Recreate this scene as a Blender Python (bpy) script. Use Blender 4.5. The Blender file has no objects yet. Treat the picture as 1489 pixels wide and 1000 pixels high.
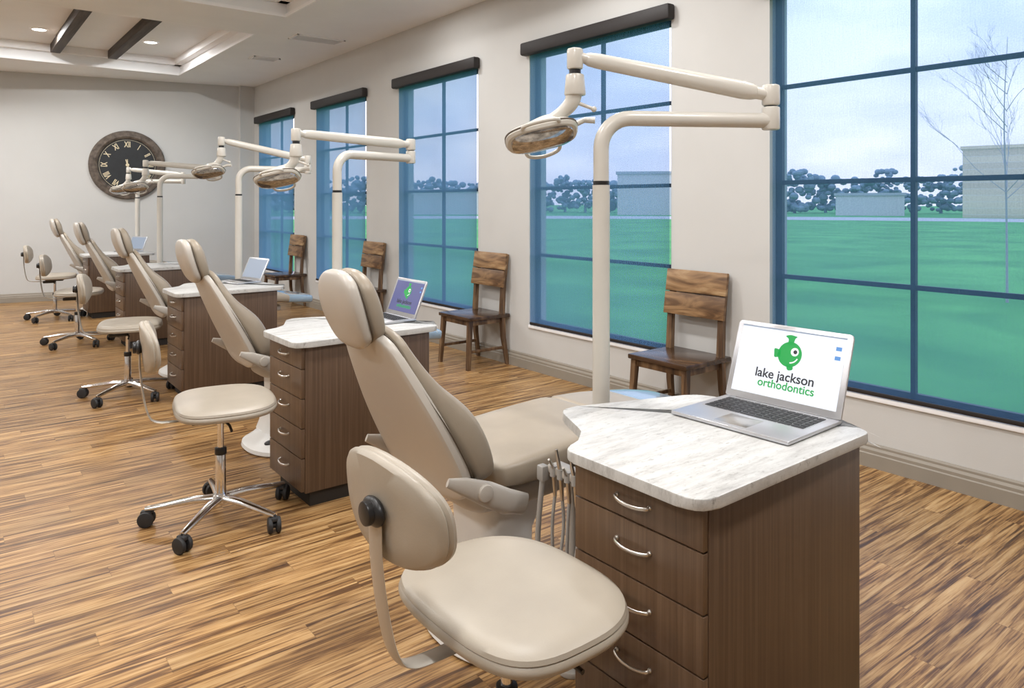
import bpy, bmesh, math, random
from mathutils import Vector, Matrix
random.seed(3)
SC=bpy.context.scene
COL=SC.collection
try:
    SC.view_settings.view_transform='Standard'; SC.view_settings.look='None'
except Exception as e: print(e)
R=math.radians
# ---------------------------------------------------------------- materials
def newmat(name):
    m=bpy.data.materials.new(name); m.use_nodes=True
    nt=m.node_tree; b=nt.nodes['Principled BSDF']
    return m,nt,b
def N(nt,t,**kw):
    n=nt.nodes.new(t)
    for k,v in kw.items(): setattr(n,k,v)
    return n
def ramp(nt,stops):
    r=N(nt,'ShaderNodeValToRGB'); cr=r.color_ramp
    while len(cr.elements)<len(stops): cr.elements.new(.5)
    for e,(p,c) in zip(cr.elements,stops): e.position=p; e.color=(*c,1)
    return r
def simple(name,col,rough=.5,metal=0,var=.06,scale=8,coat=0,bump=0,bscale=300):
    m,nt,b=newmat(name)
    tc=N(nt,'ShaderNodeTexCoord'); no=N(nt,'ShaderNodeTexNoise'); no.inputs['Scale'].default_value=scale; no.inputs['Detail'].default_value=3
    nt.links.new(tc.outputs['Object'],no.inputs['Vector'])
    r=ramp(nt,[(.3,tuple(c*(1-var) for c in col)),(.7,tuple(min(1,c*(1+var)) for c in col))])
    nt.links.new(no.outputs['Fac'],r.inputs[0]); nt.links.new(r.outputs[0],b.inputs['Base Color'])
    b.inputs['Roughness'].default_value=rough; b.inputs['Metallic'].default_value=metal
    b.inputs['Coat Weight'].default_value=coat
    if bump:
        n2=N(nt,'ShaderNodeTexNoise'); n2.inputs['Scale'].default_value=bscale
        nt.links.new(tc.outputs['Object'],n2.inputs['Vector'])
        bp=N(nt,'ShaderNodeBump'); bp.inputs['Strength'].default_value=bump; bp.inputs['Distance'].default_value=.002
        nt.links.new(n2.outputs['Fac'],bp.inputs['Height']); nt.links.new(bp.outputs[0],b.inputs['Normal'])
    return m
def grain(name,stops,scale=(30,30,1.6),rough=.45,detail=6,dist=.6,bump=.0):
    m,nt,b=newmat(name)
    tc=N(nt,'ShaderNodeTexCoord'); mp=N(nt,'ShaderNodeMapping'); mp.inputs['Scale'].default_value=scale
    no=N(nt,'ShaderNodeTexNoise'); no.inputs['Scale'].default_value=1; no.inputs['Detail'].default_value=detail; no.inputs['Distortion'].default_value=dist
    nt.links.new(tc.outputs['Object'],mp.inputs[0]); nt.links.new(mp.outputs[0],no.inputs['Vector'])
    r=ramp(nt,stops); nt.links.new(no.outputs['Fac'],r.inputs[0]); nt.links.new(r.outputs[0],b.inputs['Base Color'])
    b.inputs['Roughness'].default_value=rough
    if bump:
        bp=N(nt,'ShaderNodeBump'); bp.inputs['Strength'].default_value=bump; bp.inputs['Distance'].default_value=.003
        nt.links.new(no.outputs['Fac'],bp.inputs['Height']); nt.links.new(bp.outputs[0],b.inputs['Normal'])
    return m
def emis(name,col,st):
    m,nt,b=newmat(name); b.inputs['Base Color'].default_value=(*[c*.1 for c in col],1)
    b.inputs['Emission Color'].default_value=(*col,1); b.inputs['Emission Strength'].default_value=st
    b.inputs['Roughness'].default_value=.4
    return m
M_WALL=simple('wall_paint',(.565,.56,.54),.85,var=.02,scale=2,bump=.15,bscale=120)
M_BACK=simple('wall_paint_grey',(.55,.555,.545),.85,var=.02,scale=2,bump=.15,bscale=120)
M_CEIL=simple('ceiling_paint',(.86,.87,.88),.9,var=.02,scale=2,bump=.2,bscale=90)
M_TRIMW=simple('white_trim_paint',(.90,.90,.91),.6,var=.01)
M_BASEB=simple('taupe_baseboard_paint',(.28,.25,.205),.5,var=.03)
M_BEAM=grain('dark_beam_wood',[(.3,(.03,.024,.02)),(.7,(.10,.08,.065))],(20,1.2,20),.7)
M_WALNUT=grain('walnut_laminate',[(.25,(.072,.042,.025)),(.5,(.100,.060,.036)),(.75,(.135,.085,.053))],(90,90,1.6),.4)
M_WALNUT_H=grain('walnut_laminate_drawer',[(.25,(.080,.046,.027)),(.5,(.112,.067,.039)),(.75,(.148,.093,.057))],(90,90,1.6),.36)
M_DARK=simple('dark_recess',(.02,.016,.012),.7)
M_CHROME=simple('polished_chrome',(.80,.80,.81),.12,1,var=.02)
M_BAR=simple('warm_grey_painted_steel',(.46,.43,.38),.28,.5,var=.03)
M_SATIN=simple('satin_steel',(.62,.60,.57),.28,1,var=.03)
M_ALU=simple('brushed_aluminium',(.60,.61,.64),.34,.85,var=.02)
M_BLACK=simple('black_plastic',(.012,.012,.013),.35,var=.1)
M_RUB=simple('black_rubber',(.02,.02,.021),.6,var=.1)
M_UPH=simple('taupe_upholstery',(.325,.275,.212),.40,var=.08,scale=5,bump=.12,bscale=220)
M_UPH2=simple('stool_upholstery',(.37,.325,.262),.4,var=.07,scale=5,bump=.12,bscale=220)
M_SHELL=simple('greige_plastic_shell',(.49,.455,.405),.36,var=.03,scale=3)
M_CREAM=simple('cream_enamel',(.60,.575,.52),.28,var=.02,coat=.3)
M_WHITEP=simple('white_plastic',(.70,.69,.66),.35,var=.02)
M_SEAM=simple('dark_seam',(.12,.095,.07),.6)
M_COVER=simple('foot_cover_painted_reflection',(.26,.35,.43),.12,var=.05,coat=.6)  # bluish reflection on clear plastic, put into the base colour
M_CASS=simple('dark_brown_fabric_cassette',(.014,.010,.009),.6,var=.15,scale=60)
M_FRAME=simple('bronze_window_frame',(.008,.020,.036),.5,var=.05)
M_GREYCORD=simple('grey_hose_rubber',(.36,.35,.33),.45)
M_KEY=simple('black_keys',(.01,.01,.012),.5)
M_SCREENW=emis('display_white',(.90,.93,1.0),.95)
M_SCREENP=emis('display_purple_blue',(.10,.11,.30),.85)
M_SCREENB=emis('display_pale',(.42,.50,.63),.65)
M_LGREEN=emis('logo_green',(.0,.42,.07),.85)
M_LDARK=emis('logo_charcoal',(.02,.022,.035),.5)
M_LBLUE=emis('icon_blue',(.12,.35,.8),.8)
M_LWHITE=emis('logo_white',(1,1,1),.95)
M_GOLD=simple('antique_gold_paint',(.66,.58,.40),.5,var=.12,scale=40)
M_CLOCKFACE=simple('black_clock_face',(.012,.015,.018),.6,var=.2,scale=10)
M_CLOCKWOOD=grain('distressed_clock_wood',[(.3,(.045,.033,.025)),(.7,(.15,.118,.092))],(14,14,14),.65,bump=.3)
M_LENS=simple('lamp_lens',(.42,.42,.43),.10,.85,var=.5,scale=45,coat=1)
M_BULB=emis('downlight_glow',(1,.96,.9),14)
M_RUST=grain('rustic_stained_wood',[(.30,(.045,.022,.011)),(.42,(.13,.068,.030)),(.54,(.29,.17,.080)),(.72,(.48,.33,.18))],(9,2.2,11),.4,detail=8,dist=1.2,bump=.25)
M_RUSTS=grain('dark_stained_seat_wood',[(.30,(.022,.012,.008)),(.55,(.070,.037,.020)),(.78,(.17,.10,.055))],(9,2.2,9),.22,detail=8,dist=1.2,bump=.2)
M_RUSTV=grain('rustic_stained_leg_wood',[(.30,(.038,.019,.010)),(.50,(.12,.066,.033)),(.75,(.30,.19,.10))],(16,16,2.2),.4,detail=8,dist=1.0,bump=.25)

def counter_mat():
    m,nt,b=newmat('whitewashed_laminate')
    tc=N(nt,'ShaderNodeTexCoord')
    def layer(sc,det,ro,stops):
        mp=N(nt,'ShaderNodeMapping'); mp.inputs['Scale'].default_value=sc
        n1=N(nt,'ShaderNodeTexNoise'); n1.inputs['Scale'].default_value=1; n1.inputs['Detail'].default_value=det; n1.inputs['Roughness'].default_value=ro
        nt.links.new(tc.outputs['Object'],mp.inputs[0]); nt.links.new(mp.outputs[0],n1.inputs['Vector'])
        r=ramp(nt,stops); nt.links.new(n1.outputs['Fac'],r.inputs[0]); return r.outputs[0]
    a=layer((4.0,22,8),9,.78,[(.28,(.28,.275,.265)),(.42,(.43,.425,.41)),(.55,(.54,.54,.525)),(.75,(.60,.60,.585))])
    c=layer((26,75,20),6,.75,[(.30,(.50,.49,.47)),(.43,(1,1,1)),(.7,(1.0,1.0,1.0))])
    mx=N(nt,'ShaderNodeMix',data_type='RGBA',blend_type='MULTIPLY'); mx.inputs[0].default_value=1
    nt.links.new(a,mx.inputs[6]); nt.links.new(c,mx.inputs[7]); nt.links.new(mx.outputs[2],b.inputs['Base Color'])
    b.inputs['Roughness'].default_value=.5
    return m
M_COUNTER=counter_mat()

def floor_mat():
    m,nt,b=newmat('striped_wood_plank_floor'); L=nt.links.new
    def math_(op,a,bv=None):
        n=N(nt,'ShaderNodeMath',operation=op)
        for i,v in enumerate((a,bv)):
            if v is None: continue
            if isinstance(v,(int,float)): n.inputs[i].default_value=v
            else: L(v,n.inputs[i])
        return n.outputs[0]
    tc=N(nt,'ShaderNodeTexCoord'); sx=N(nt,'ShaderNodeSeparateXYZ'); L(tc.outputs['Object'],sx.inputs[0])
    PW=.10; PL=1.15
    yr=math_('DIVIDE',sx.outputs[1],PW); row=math_('FLOOR',yr)
    xo=math_('ADD',sx.outputs[0],math_('MULTIPLY',row,.437)); xr=math_('DIVIDE',xo,PL); colu=math_('FLOOR',xr)
    cb=N(nt,'ShaderNodeCombineXYZ'); L(row,cb.inputs[0]); L(colu,cb.inputs[1])
    wn=N(nt,'ShaderNodeTexWhiteNoise'); L(cb.outputs[0],wn.inputs['Vector']); v=wn.outputs['Value']
    def noise(sxx,syy,det,dist,o1,o2):
        c2=N(nt,'ShaderNodeCombineXYZ')
        L(math_('ADD',math_('MULTIPLY',sx.outputs[0],sxx),math_('MULTIPLY',v,o1)),c2.inputs[0])
        L(math_('ADD',math_('MULTIPLY',sx.outputs[1],syy),math_('MULTIPLY',v,o2)),c2.inputs[1])
        n1=N(nt,'ShaderNodeTexNoise'); n1.inputs['Scale'].default_value=1; n1.inputs['Detail'].default_value=det; n1.inputs['Roughness'].default_value=.62; n1.inputs['Distortion'].default_value=dist
        L(c2.outputs[0],n1.inputs['Vector']); return n1.outputs['Fac']
    f1=noise(1.7,38.,7,.8,19.,53.); f2=noise(5.,150.,4,.3,7.,31.)
    ff=math_('ADD',math_('MULTIPLY',f1,.70),math_('MULTIPLY',f2,.30))
    r=ramp(nt,[(.36,(.055,.025,.011)),(.445,(.155,.074,.027)),(.49,(.30,.162,.060)),(.54,(.43,.252,.100)),(.64,(.58,.385,.185))])
    L(ff,r.inputs[0])
    tone=math_('ADD',math_('MULTIPLY',v,.26),.80)
    mx=N(nt,'ShaderNodeMix',data_type='RGBA',blend_type='MULTIPLY'); mx.inputs[0].default_value=1
    L(r.outputs[0],mx.inputs[6]); L(tone,mx.inputs[7])
    fy=math_('FRACT',yr); ey=math_('MINIMUM',fy,math_('SUBTRACT',1.,fy)); sy=math_('LESS_THAN',ey,.012)
    fx=math_('FRACT',xr); ex=math_('MINIMUM',fx,math_('SUBTRACT',1.,fx)); s2=math_('LESS_THAN',ex,.0012)
    seam=math_('MULTIPLY',math_('MAXIMUM',sy,s2),.30)
    m2=N(nt,'ShaderNodeMix',data_type='RGBA'); L(seam,m2.inputs[0]); L(mx.outputs[2],m2.inputs[6]); m2.inputs[7].default_value=(.05,.025,.01,1)
    L(m2.outputs[2],b.inputs['Base Color'])
    b.inputs['Roughness'].default_value=.36
    b.inputs['Specular IOR Level'].default_value=.35
    return m
M_FLOOR=floor_mat()

def shade_mat():
    m,nt,b=newmat('blue_mesh_shade_fabric'); L=nt.links.new
    out=nt.nodes['Material Output']; nt.nodes.remove(b)
    tr=N(nt,'ShaderNodeBsdfTransparent'); tr.inputs[0].default_value=(.68,.81,.92,1)
    df=N(nt,'ShaderNodeBsdfDiffuse'); df.inputs[0].default_value=(.08,.18,.30,1)
    tl=N(nt,'ShaderNodeBsdfTranslucent'); tl.inputs[0].default_value=(.20,.36,.58,1)
    ms=N(nt,'ShaderNodeMixShader'); ms.inputs[0].default_value=.6; L(df.outputs[0],ms.inputs[1]); L(tl.outputs[0],ms.inputs[2])
    lw=N(nt,'ShaderNodeLayerWeight'); lw.inputs['Blend'].default_value=.5
    tc=N(nt,'ShaderNodeTexCoord'); mp=N(nt,'ShaderNodeMapping'); mp.inputs['Scale'].default_value=(1,130,130)
    L(tc.outputs['Object'],mp.inputs[0])
    no=N(nt,'ShaderNodeTexNoise'); no.inputs['Scale'].default_value=1; no.inputs['Detail'].default_value=1; L(mp.outputs[0],no.inputs['Vector'])
    mp2=N(nt,'ShaderNodeMapping'); mp2.inputs['Scale'].default_value=(1,260,7); L(tc.outputs['Object'],mp2.inputs[0])
    no2=N(nt,'ShaderNodeTexNoise'); no2.inputs['Scale'].default_value=1; no2.inputs['Detail'].default_value=2; L(mp2.outputs[0],no2.inputs['Vector'])
    a=N(nt,'ShaderNodeMath',operation='MULTIPLY_ADD'); L(lw.outputs['Facing'],a.inputs[0]); a.inputs[1].default_value=.95; a.inputs[2].default_value=.0
    a2=N(nt,'ShaderNodeMath',operation='MULTIPLY_ADD'); L(no.outputs['Fac'],a2.inputs[0]); a2.inputs[1].default_value=.24; L(a.outputs[0],a2.inputs[2])
    a3=N(nt,'ShaderNodeMath',operation='MULTIPLY_ADD'); L(no2.outputs['Fac'],a3.inputs[0]); a3.inputs[1].default_value=.18; L(a2.outputs[0],a3.inputs[2])
    mix=N(nt,'ShaderNodeMixShader'); L(a3.outputs[0],mix.inputs[0]); L(tr.outputs[0],mix.inputs[1]); L(ms.outputs[0],mix.inputs[2])
    L(mix.outputs[0],out.inputs['Surface'])
    return m
M_SHADE=shade_mat()
def glass_mat():
    m,nt,b=newmat('window_glass'); L=nt.links.new; out=nt.nodes['Material Output']; nt.nodes.remove(b)
    tr=N(nt,'ShaderNodeBsdfTransparent'); tr.inputs[0].default_value=(.93,.97,.98,1)
    g=N(nt,'ShaderNodeBsdfGlossy'); g.inputs['Roughness'].default_value=.3
    mx=N(nt,'ShaderNodeMixShader'); mx.inputs[0].default_value=.01; L(tr.outputs[0],mx.inputs[1]); L(g.outputs[0],mx.inputs[2]); L(mx.outputs[0],out.inputs['Surface'])
    return m
M_GLASS=glass_mat()

# ---------------------------------------------------------------- mesh builder
def catmull(pts,n=6):
    P=[Vector(p) for p in pts]; P=[2*P[0]-P[1]]+P+[2*P[-1]-P[-2]]; o=[]
    for i in range(1,len(P)-2):
        for j in range(n):
            t=j/n; a,b,c,d=P[i-1:i+3]
            o.append(.5*((2*b)+(-a+c)*t+(2*a-5*b+4*c-d)*t*t+(-a+3*b-3*c+d)*t**3))
    o.append(P[-2]); return o
class MB:
    def __init__(s): s.bm=bmesh.new()
    def add(s,tb,mi=0,M=None):
        if M is not None: bmesh.ops.transform(tb,matrix=M,verts=tb.verts[:])
        for f in tb.faces: f.material_index=mi; f.smooth=True
        bmesh.ops.recalc_face_normals(tb,faces=tb.faces[:])
        me=bpy.data.meshes.new('tmp'); tb.to_mesh(me); tb.free(); s.bm.from_mesh(me); bpy.data.meshes.remove(me); return s
    def box(s,size,loc,bevel=0,mi=0,rot=None,seg=2,M=None):
        tb=bmesh.new(); bmesh.ops.create_cube(tb,size=1); bmesh.ops.scale(tb,vec=size,verts=tb.verts[:])
        if bevel: bmesh.ops.bevel(tb,geom=tb.edges[:],offset=bevel,segments=seg,affect='EDGES',profile=.5)
        T=Matrix.Translation(loc)
        if rot is not None: T=T@rot
        if M is not None: T=M@T
        return s.add(tb,mi,T)
    def bx(s,x0,x1,y0,y1,z0,z1,bevel=0,mi=0,M=None):
        return s.box((x1-x0,y1-y0,z1-z0),((x0+x1)/2,(y0+y1)/2,(z0+z1)/2),bevel,mi,M=M)
    def quad(s,pts,mi=0):
        tb=bmesh.new(); tb.faces.new([tb.verts.new(p) for p in pts]); return s.add(tb,mi)
    def rings(s,rings,mi=0,cap=True,M=None,closed=False):
        tb=bmesh.new(); V=[[tb.verts.new(p) for p in r] for r in rings]; n=len(rings[0])
        rr=range(len(V) if closed else len(V)-1)
        for i in rr:
            A=V[i]; B=V[(i+1)%len(V)]
            for j in range(n): tb.faces.new((A[j],A[(j+1)%n],B[(j+1)%n],B[j]))
        if cap and not closed: tb.faces.new(V[0][::-1]); tb.faces.new(V[-1])
        return s.add(tb,mi,M)
    def tube(s,pts,r,n=14,mi=0,flat=None,M=None,up=None):
        P=[Vector(p) for p in pts]; k=len(P); rs=r if isinstance(r,(list,tuple)) else [r]*k
        if len(rs)!=k: rs=[rs[0]+(rs[-1]-rs[0])*i/(k-1) for i in range(k)]
        T=[(P[min(i+1,k-1)]-P[max(i-1,0)]).normalized() for i in range(k)]
        u=Vector(up) if up else (Vector((0,0,1)) if abs(T[0].z)<.9 else Vector((1,0,0)))
        u=(u-T[0]*u.dot(T[0])).normalized(); out=[]
        for i in range(k):
            u=(u-T[i]*u.dot(T[i])).normalized(); w=T[i].cross(u)
            fu,fw=(1,1) if flat is None else flat
            out.append([P[i]+(u*math.cos(a)*fu+w*math.sin(a)*fw)*rs[i] for a in [2*math.pi*j/n for j in range(n)]])
        return s.rings(out,mi,True,M)
    def cyl(s,p0,p1,r,r1=None,n=24,mi=0,M=None,bev=0):
        r1=r if r1 is None else r1; p0=Vector(p0); p1=Vector(p1)
        if bev:
            d=(p1-p0).normalized()*bev
            return s.tube([p0,p0+d*.3,p0+d,p1-d,p1-d*.3,p1],[r-bev,r-bev*.3,r,r1,r1-bev*.3,r1-bev],n,mi,M=M)
        return s.tube([p0,p1],[r,r1],n,mi,M=M)
    def lathe(s,prof,n=32,mi=0,M=None,closed=False):
        return s.rings([[Vector((max(r,1e-4)*math.cos(2*math.pi*j/n),max(r,1e-4)*math.sin(2*math.pi*j/n),z)) for j in range(n)] for r,z in prof],mi,False,M,closed=closed)
    def ball(s,r,loc,mi=0,sc=(1,1,1),M=None,rot=None,us=20,vs=12):
        tb=bmesh.new(); bmesh.ops.create_uvsphere(tb,u_segments=us,v_segments=vs,radius=r)
        T=Matrix.Translation(loc)
        if rot is not None: T=T@rot
        T=T@Matrix.Diagonal((*sc,1))
        return s.add(tb,mi,(M@T) if M is not None else T)
    def prism(s,poly,z0,z1,bevel=0,mi=0,M=None):
        tb=bmesh.new(); a=[tb.verts.new((x,y,z0)) for x,y in poly]; b=[tb.verts.new((x,y,z1)) for x,y in poly]
        n=len(poly); tb.faces.new(a[::-1]); tb.faces.new(b)
        for i in range(n): tb.faces.new((a[i],a[(i+1)%n],b[(i+1)%n],b[i]))
        if bevel:
            es=[e for e in tb.edges if abs(e.verts[0].co.z-e.verts[1].co.z)<1e-6]
            bmesh.ops.bevel(tb,geom=es,offset=bevel,segments=2,affect='EDGES',profile=.5)
        return s.add(tb,mi,M)
    def pad(s,keys,L=.05,n=32,e=.62,mi=0,m=26,M=None,cap_d=.55):
        """upholstered pad lofted along a spine in the XZ plane: keys=(x,z,half width,half depth)"""
        K=[Vector(k) for k in keys]; pts=[]
        KK=[2*K[0]-K[1]]+K+[2*K[-1]-K[-2]]
        for i in range(1,len(KK)-2):
            for j in range(12):
                t=j/12; a,b,c,d=KK[i-1:i+3]
                pts.append(.5*((2*b)+(-a+c)*t+(2*a-5*b+4*c-d)*t*t+(-a+3*b-3*c+d)*t**3))
        pts.append(K[-1])
        S=[0]
        for i in range(1,len(pts)): S.append(S[-1]+((pts[i][0]-pts[i-1][0])**2+(pts[i][1]-pts[i-1][1])**2)**.5)
        T=S[-1]
        us=[]
        for i in range(7): us.append(L*(1-math.cos(i/7*math.pi/2)))
        for i in range(m+1): us.append(L+(T-2*L)*i/m)
        for i in range(6,-1,-1): us.append(T-L*(1-math.cos(i/7*math.pi/2)))
        def at(u):
            for i in range(1,len(S)):
                if S[i]>=u-1e-9:
                    f=(u-S[i-1])/(S[i]-S[i-1]+1e-12); return pts[i-1].lerp(pts[i],f),(pts[i]-pts[i-1])
            return pts[-1],pts[-1]-pts[-2]
        out=[]
        for u in us:
            p,tg=at(max(1e-6,min(T,u))); q=min(u,T-u); sc=1 if q>=L else math.sqrt(max(0,1-(1-q/L)**2)); 
            tx,tz=tg[0],tg[1]; l=math.hypot(tx,tz)+1e-9; tx/=l; tz/=l; nx,nz=tz,-tx
            w=p[2]*(.25+.75*sc)if sc<1 else p[2]; d=p[3]*(sc**cap_d if sc>0 else 0.02)
            ring=[]
            for j in range(n):
                a=2*math.pi*j/n; ca,sa=math.cos(a),math.sin(a)
                yy=w*math.copysign(abs(ca)**e,ca); dd=d*math.copysign(abs(sa)**e,sa)
                ring.append(Vector((p[0]+nx*dd,yy,p[1]+nz*dd)))
            out.append(ring)
        return s.rings(out,mi,True,M)
    def text(s,body,size,M,mi=0,ex=.0004,align='CENTER',bold=0):
        cu=bpy.data.curves.new('tx','FONT'); cu.body=body; cu.size=size; cu.align_x=align; cu.extrude=ex; cu.offset=bold
        o=bpy.data.objects.new('tx',cu); COL.objects.link(o); bpy.context.view_layer.update()
        me=bpy.data.meshes.new_from_object(o.evaluated_get(bpy.context.evaluated_depsgraph_get()))
        tb=bmesh.new(); tb.from_mesh(me); bpy.data.objects.remove(o); bpy.data.meshes.remove(me)
        return s.add(tb,mi,M)
    def fin(s,name,mats,parent=None,label=None,kind=None,sharp=38,loc=None):
        me=bpy.data.meshes.new(name); s.bm.to_mesh(me); s.bm.free()
        for m in (mats if isinstance(mats,(list,tuple)) else [mats]): me.materials.append(m)
        me.set_sharp_from_angle(angle=R(sharp))
        o=bpy.data.objects.new(name,me); COL.objects.link(o)
        if parent: o.parent=parent
        if label: o['label']=label
        if kind: o['kind']=kind
        if loc: o.location=loc
        return o
def thing(name,loc,label,cat,group=None,rz=0):
    e=bpy.data.objects.new(name,None); e.empty_display_size=.1; COL.objects.link(e); e.location=loc; e.rotation_euler=(0,0,rz)
    e['label']=label; e['category']=cat
    if group: e['group']=group
    return e
def tag(o,label,cat,group=None):
    o['label']=label; o['category']=cat
    if group: o['group']=group
    return o
def dup(o,loc=None,rz=None,label=None,parent=None):
    c=o.copy(); COL.objects.link(c)
    if parent is not None: c.parent=parent
    if loc is not None: c.location=loc
    if rz is not None: c.rotation_euler=(0,0,rz)
    if label: c['label']=label
    for ch in list(o.children): dup(ch,parent=c)
    return c

# ---------------------------------------------------------------- room
W=4.165; H=3.476; HR=3.72; YB=lambda x:13.45-.2134*x
WIN=[(1.06,2.67),(3.47,5.10),(5.90,7.50),(8.32,9.88),(10.71,12.27)]; ZS=.40; ZT=2.85
b=MB(); b.bx(-5.2,4.4,-3.2,14.8,-.08,0); b.fin('floor',M_FLOOR,kind='structure')
b=MB(); T=.2
prev=-3.2
for a,c in WIN:
    b.bx(W,W+T,prev,a,0,HR+.1); b.bx(W,W+T,a,c,0,ZS); b.bx(W,W+T,a,c,ZT,HR+.1); prev=c
b.bx(W,W+T,prev,14.8,0,HR+.1); b.fin('wall_right',M_WALL,kind='structure')
b=MB(); b.prism([(-5.2,YB(-5.2)),(4.3,YB(4.3)),(4.3,YB(4.3)+.2),(-5.2,YB(-5.2)+.2)],0,HR+.1)
b.prism([(3.93,YB(3.93)-.10),(W,YB(3.93)-.10),(W,YB(W)+.1),(3.93,YB(3.93)+.05)],0,H)
b.fin('wall_back',M_BACK,kind='structure')
b=MB(); b.bx(-5.2,-5.0,-3.2,14.9,0,HR+.1); b.fin('wall_left',M_WALL,kind='structure')
b=MB(); b.bx(-5.2,4.3,-3.2,-3.0,0,HR+.1); b.fin('wall_front',M_WALL,kind='structure')
CX0,CX1=-3.0,2.88; CO=[(8.58,12.1),(-1.0,7.62)]
b=MB(); b.bx(-5.2,4.4,-3.2,14.9,HR,HR+.1)
b.bx(CX1,4.4,-3.2,14.9,H,HR); b.bx(-5.2,CX0,-3.2,14.9,H,HR)
b.bx(CX0,CX1,12.1,14.9,H,HR); b.bx(CX0,CX1,7.62,8.58,H,HR); b.bx(CX0,CX1,-3.2,-1.0,H,HR)
b.fin('ceiling',M_CEIL,kind='structure')
k=1
for y0,y1 in CO:
    b=MB()
    for (z0,z1,ww) in ((HR-.10,HR-.001,.10),(H+.0,H+.035,.02)):
        b.bx(CX1-ww,CX1,y0,y1,z0,z1); b.bx(CX0,CX0+ww,y0,y1,z0,z1); b.bx(CX0,CX1,y1-ww,y1,z0,z1); b.bx(CX0,CX1,y0,y0+ww,z0,z1)
    b.fin('trim_%d'%k,M_TRIMW,kind='structure'); k+=1
for a,c in WIN:
    b=MB(); b.bx(W-.015,W+.12,a-.0,c+.0,ZS-.025,ZS+.004,.004); b.fin('trim_%d'%k,M_TRIMW,kind='structure'); k+=1
prof=[(0,0),(.022,0),(.022,.075),(.018,.082),(.018,.098),(.010,.112),(.010,.124),(.004,.135),(0,.135)]
def baseb(name,p0,p1,nrm):
    b=MB(); p0=Vector((*p0,0)); p1=Vector((*p1,0)); n=Vector((*nrm,0))
    b.rings([[p+n*q[0]+Vector((0,0,q[1])) for q in prof] for p in (p0,p1)]); b.fin(name,M_BASEB,kind='structure',sharp=15)
baseb('baseboard_right',(W,-3),(W,YB(3.93)-.10),(-1,0))
nb=Vector((-.2134,-1)).normalized()
baseb('baseboard_back',(-5,YB(-5)),(3.93,YB(3.93)),tuple(nb))
baseb('baseboard_left',(-5,-3),(-5,14.4),(1,0))
for i,(a,c) in enumerate(WIN):
    b=MB(); x0,x1=W+.07,W+.10; f=.045
    b.bx(x0,x1,a,a+f,ZS,ZT); b.bx(x0,x1,c-f,c,ZS,ZT); b.bx(x0,x1,a,c,ZS,ZS+f); b.bx(x0,x1,a,c,ZT-f,ZT)
    m=(a+c)/2-.04; b.bx(x0,x1,m-.013,m+.013,ZS,ZT)
    for z in (1.03,1.63,2.24): b.bx(x0+.005,x1-.005,a,c,z-.014,z+.014)
    b.quad([(x0+.015,a+f,ZS+f),(x0+.015,c-f,ZS+f),(x0+.015,c-f,ZT-f),(x0+.015,a+f,ZT-f)],1)
    b.fin('window_%d'%(i+1),[M_FRAME,M_GLASS],kind='structure')
    e=thing('roller_shade',(W-.03,(a+c)/2,ZT),'translucent blue mesh roller shade with dark brown cassette','roller shade','roller shades along the window wall')
    w=(c-a)/2
    b=MB(); b.box((.080,2*w+.08,.115),(-.012,0,.03),.018); b.fin('cassette',M_CASS,e,'dark brown fabric-wrapped cassette')
    z0=-(ZT-ZS)+.03
    b=MB(); b.quad([(.016,-w+.004,z0),(.016,w-.03,z0),(.016,w-.03,0),(.016,-w+.004,0)]); b.fin('fabric',M_SHADE,e,'see-through blue mesh fabric')
    b=MB(); b.bx(.008,.024,-w+.004,w-.03,-(ZT-ZS)+.008,-(ZT-ZS)+.032,.003); b.fin('bottom_bar',M_CASS,e,'dark bottom rail')
for x in (1.22,1.93):
    b=MB(); b.box((.12,3.30,.12),(0,0,0),.006); o=b.fin('ceiling_beam',M_BEAM,loc=(x,10.34,HR-.06)); tag(o,'dark rustic wooden beam spanning the ceiling recess','ceiling beam','beams in the ceiling recess')
def downlight(x,y,z):
    e=thing('recessed_downlight',(x,y,z),'round white recessed downlight glowing warm in the ceiling','ceiling light','recessed ceiling downlights')
    b=MB(); b.lathe([(.105,0),(.105,-.006),(.085,-.012),(.075,-.004),(.075,0)],32); b.fin('trim_ring',M_TRIMW,e)
    b=MB(); b.lathe([(.074,-.001),(.070,-.006),(.001,-.007)],24); b.fin('lamp_lens',M_BULB,e)
downlight(.95,11.06,HR); downlight(2.24,11.0,HR)
def vent(x,y,sx,sy,n):
    e=thing('ceiling_vent',(x,y,H),'white louvred air vent set flush in the ceiling','air vent','ceiling air vents')
    b=MB(); b.bx(-sx,sx,-sy,-sy+.02,-.012,0);b.bx(-sx,sx,sy-.02,sy,-.012,0);b.bx(-sx,-sx+.02,-sy,sy,-.012,0);b.bx(sx-.02,sx,-sy,sy,-.012,0); b.fin('frame',M_TRIMW,e)
    b=MB()
    for i in range(n): b.box((2*sx-.03,.012,.003),(0,-sy+.03+(2*sy-.06)*i/(n-1),-.006),rot=Matrix.Rotation(R(35),4,'X'))
    b.fin('louvres',M_CEIL,e)
vent(3.55,8.40,.30,.15,10); vent(3.45,9.95,.18,.12,8)

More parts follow.
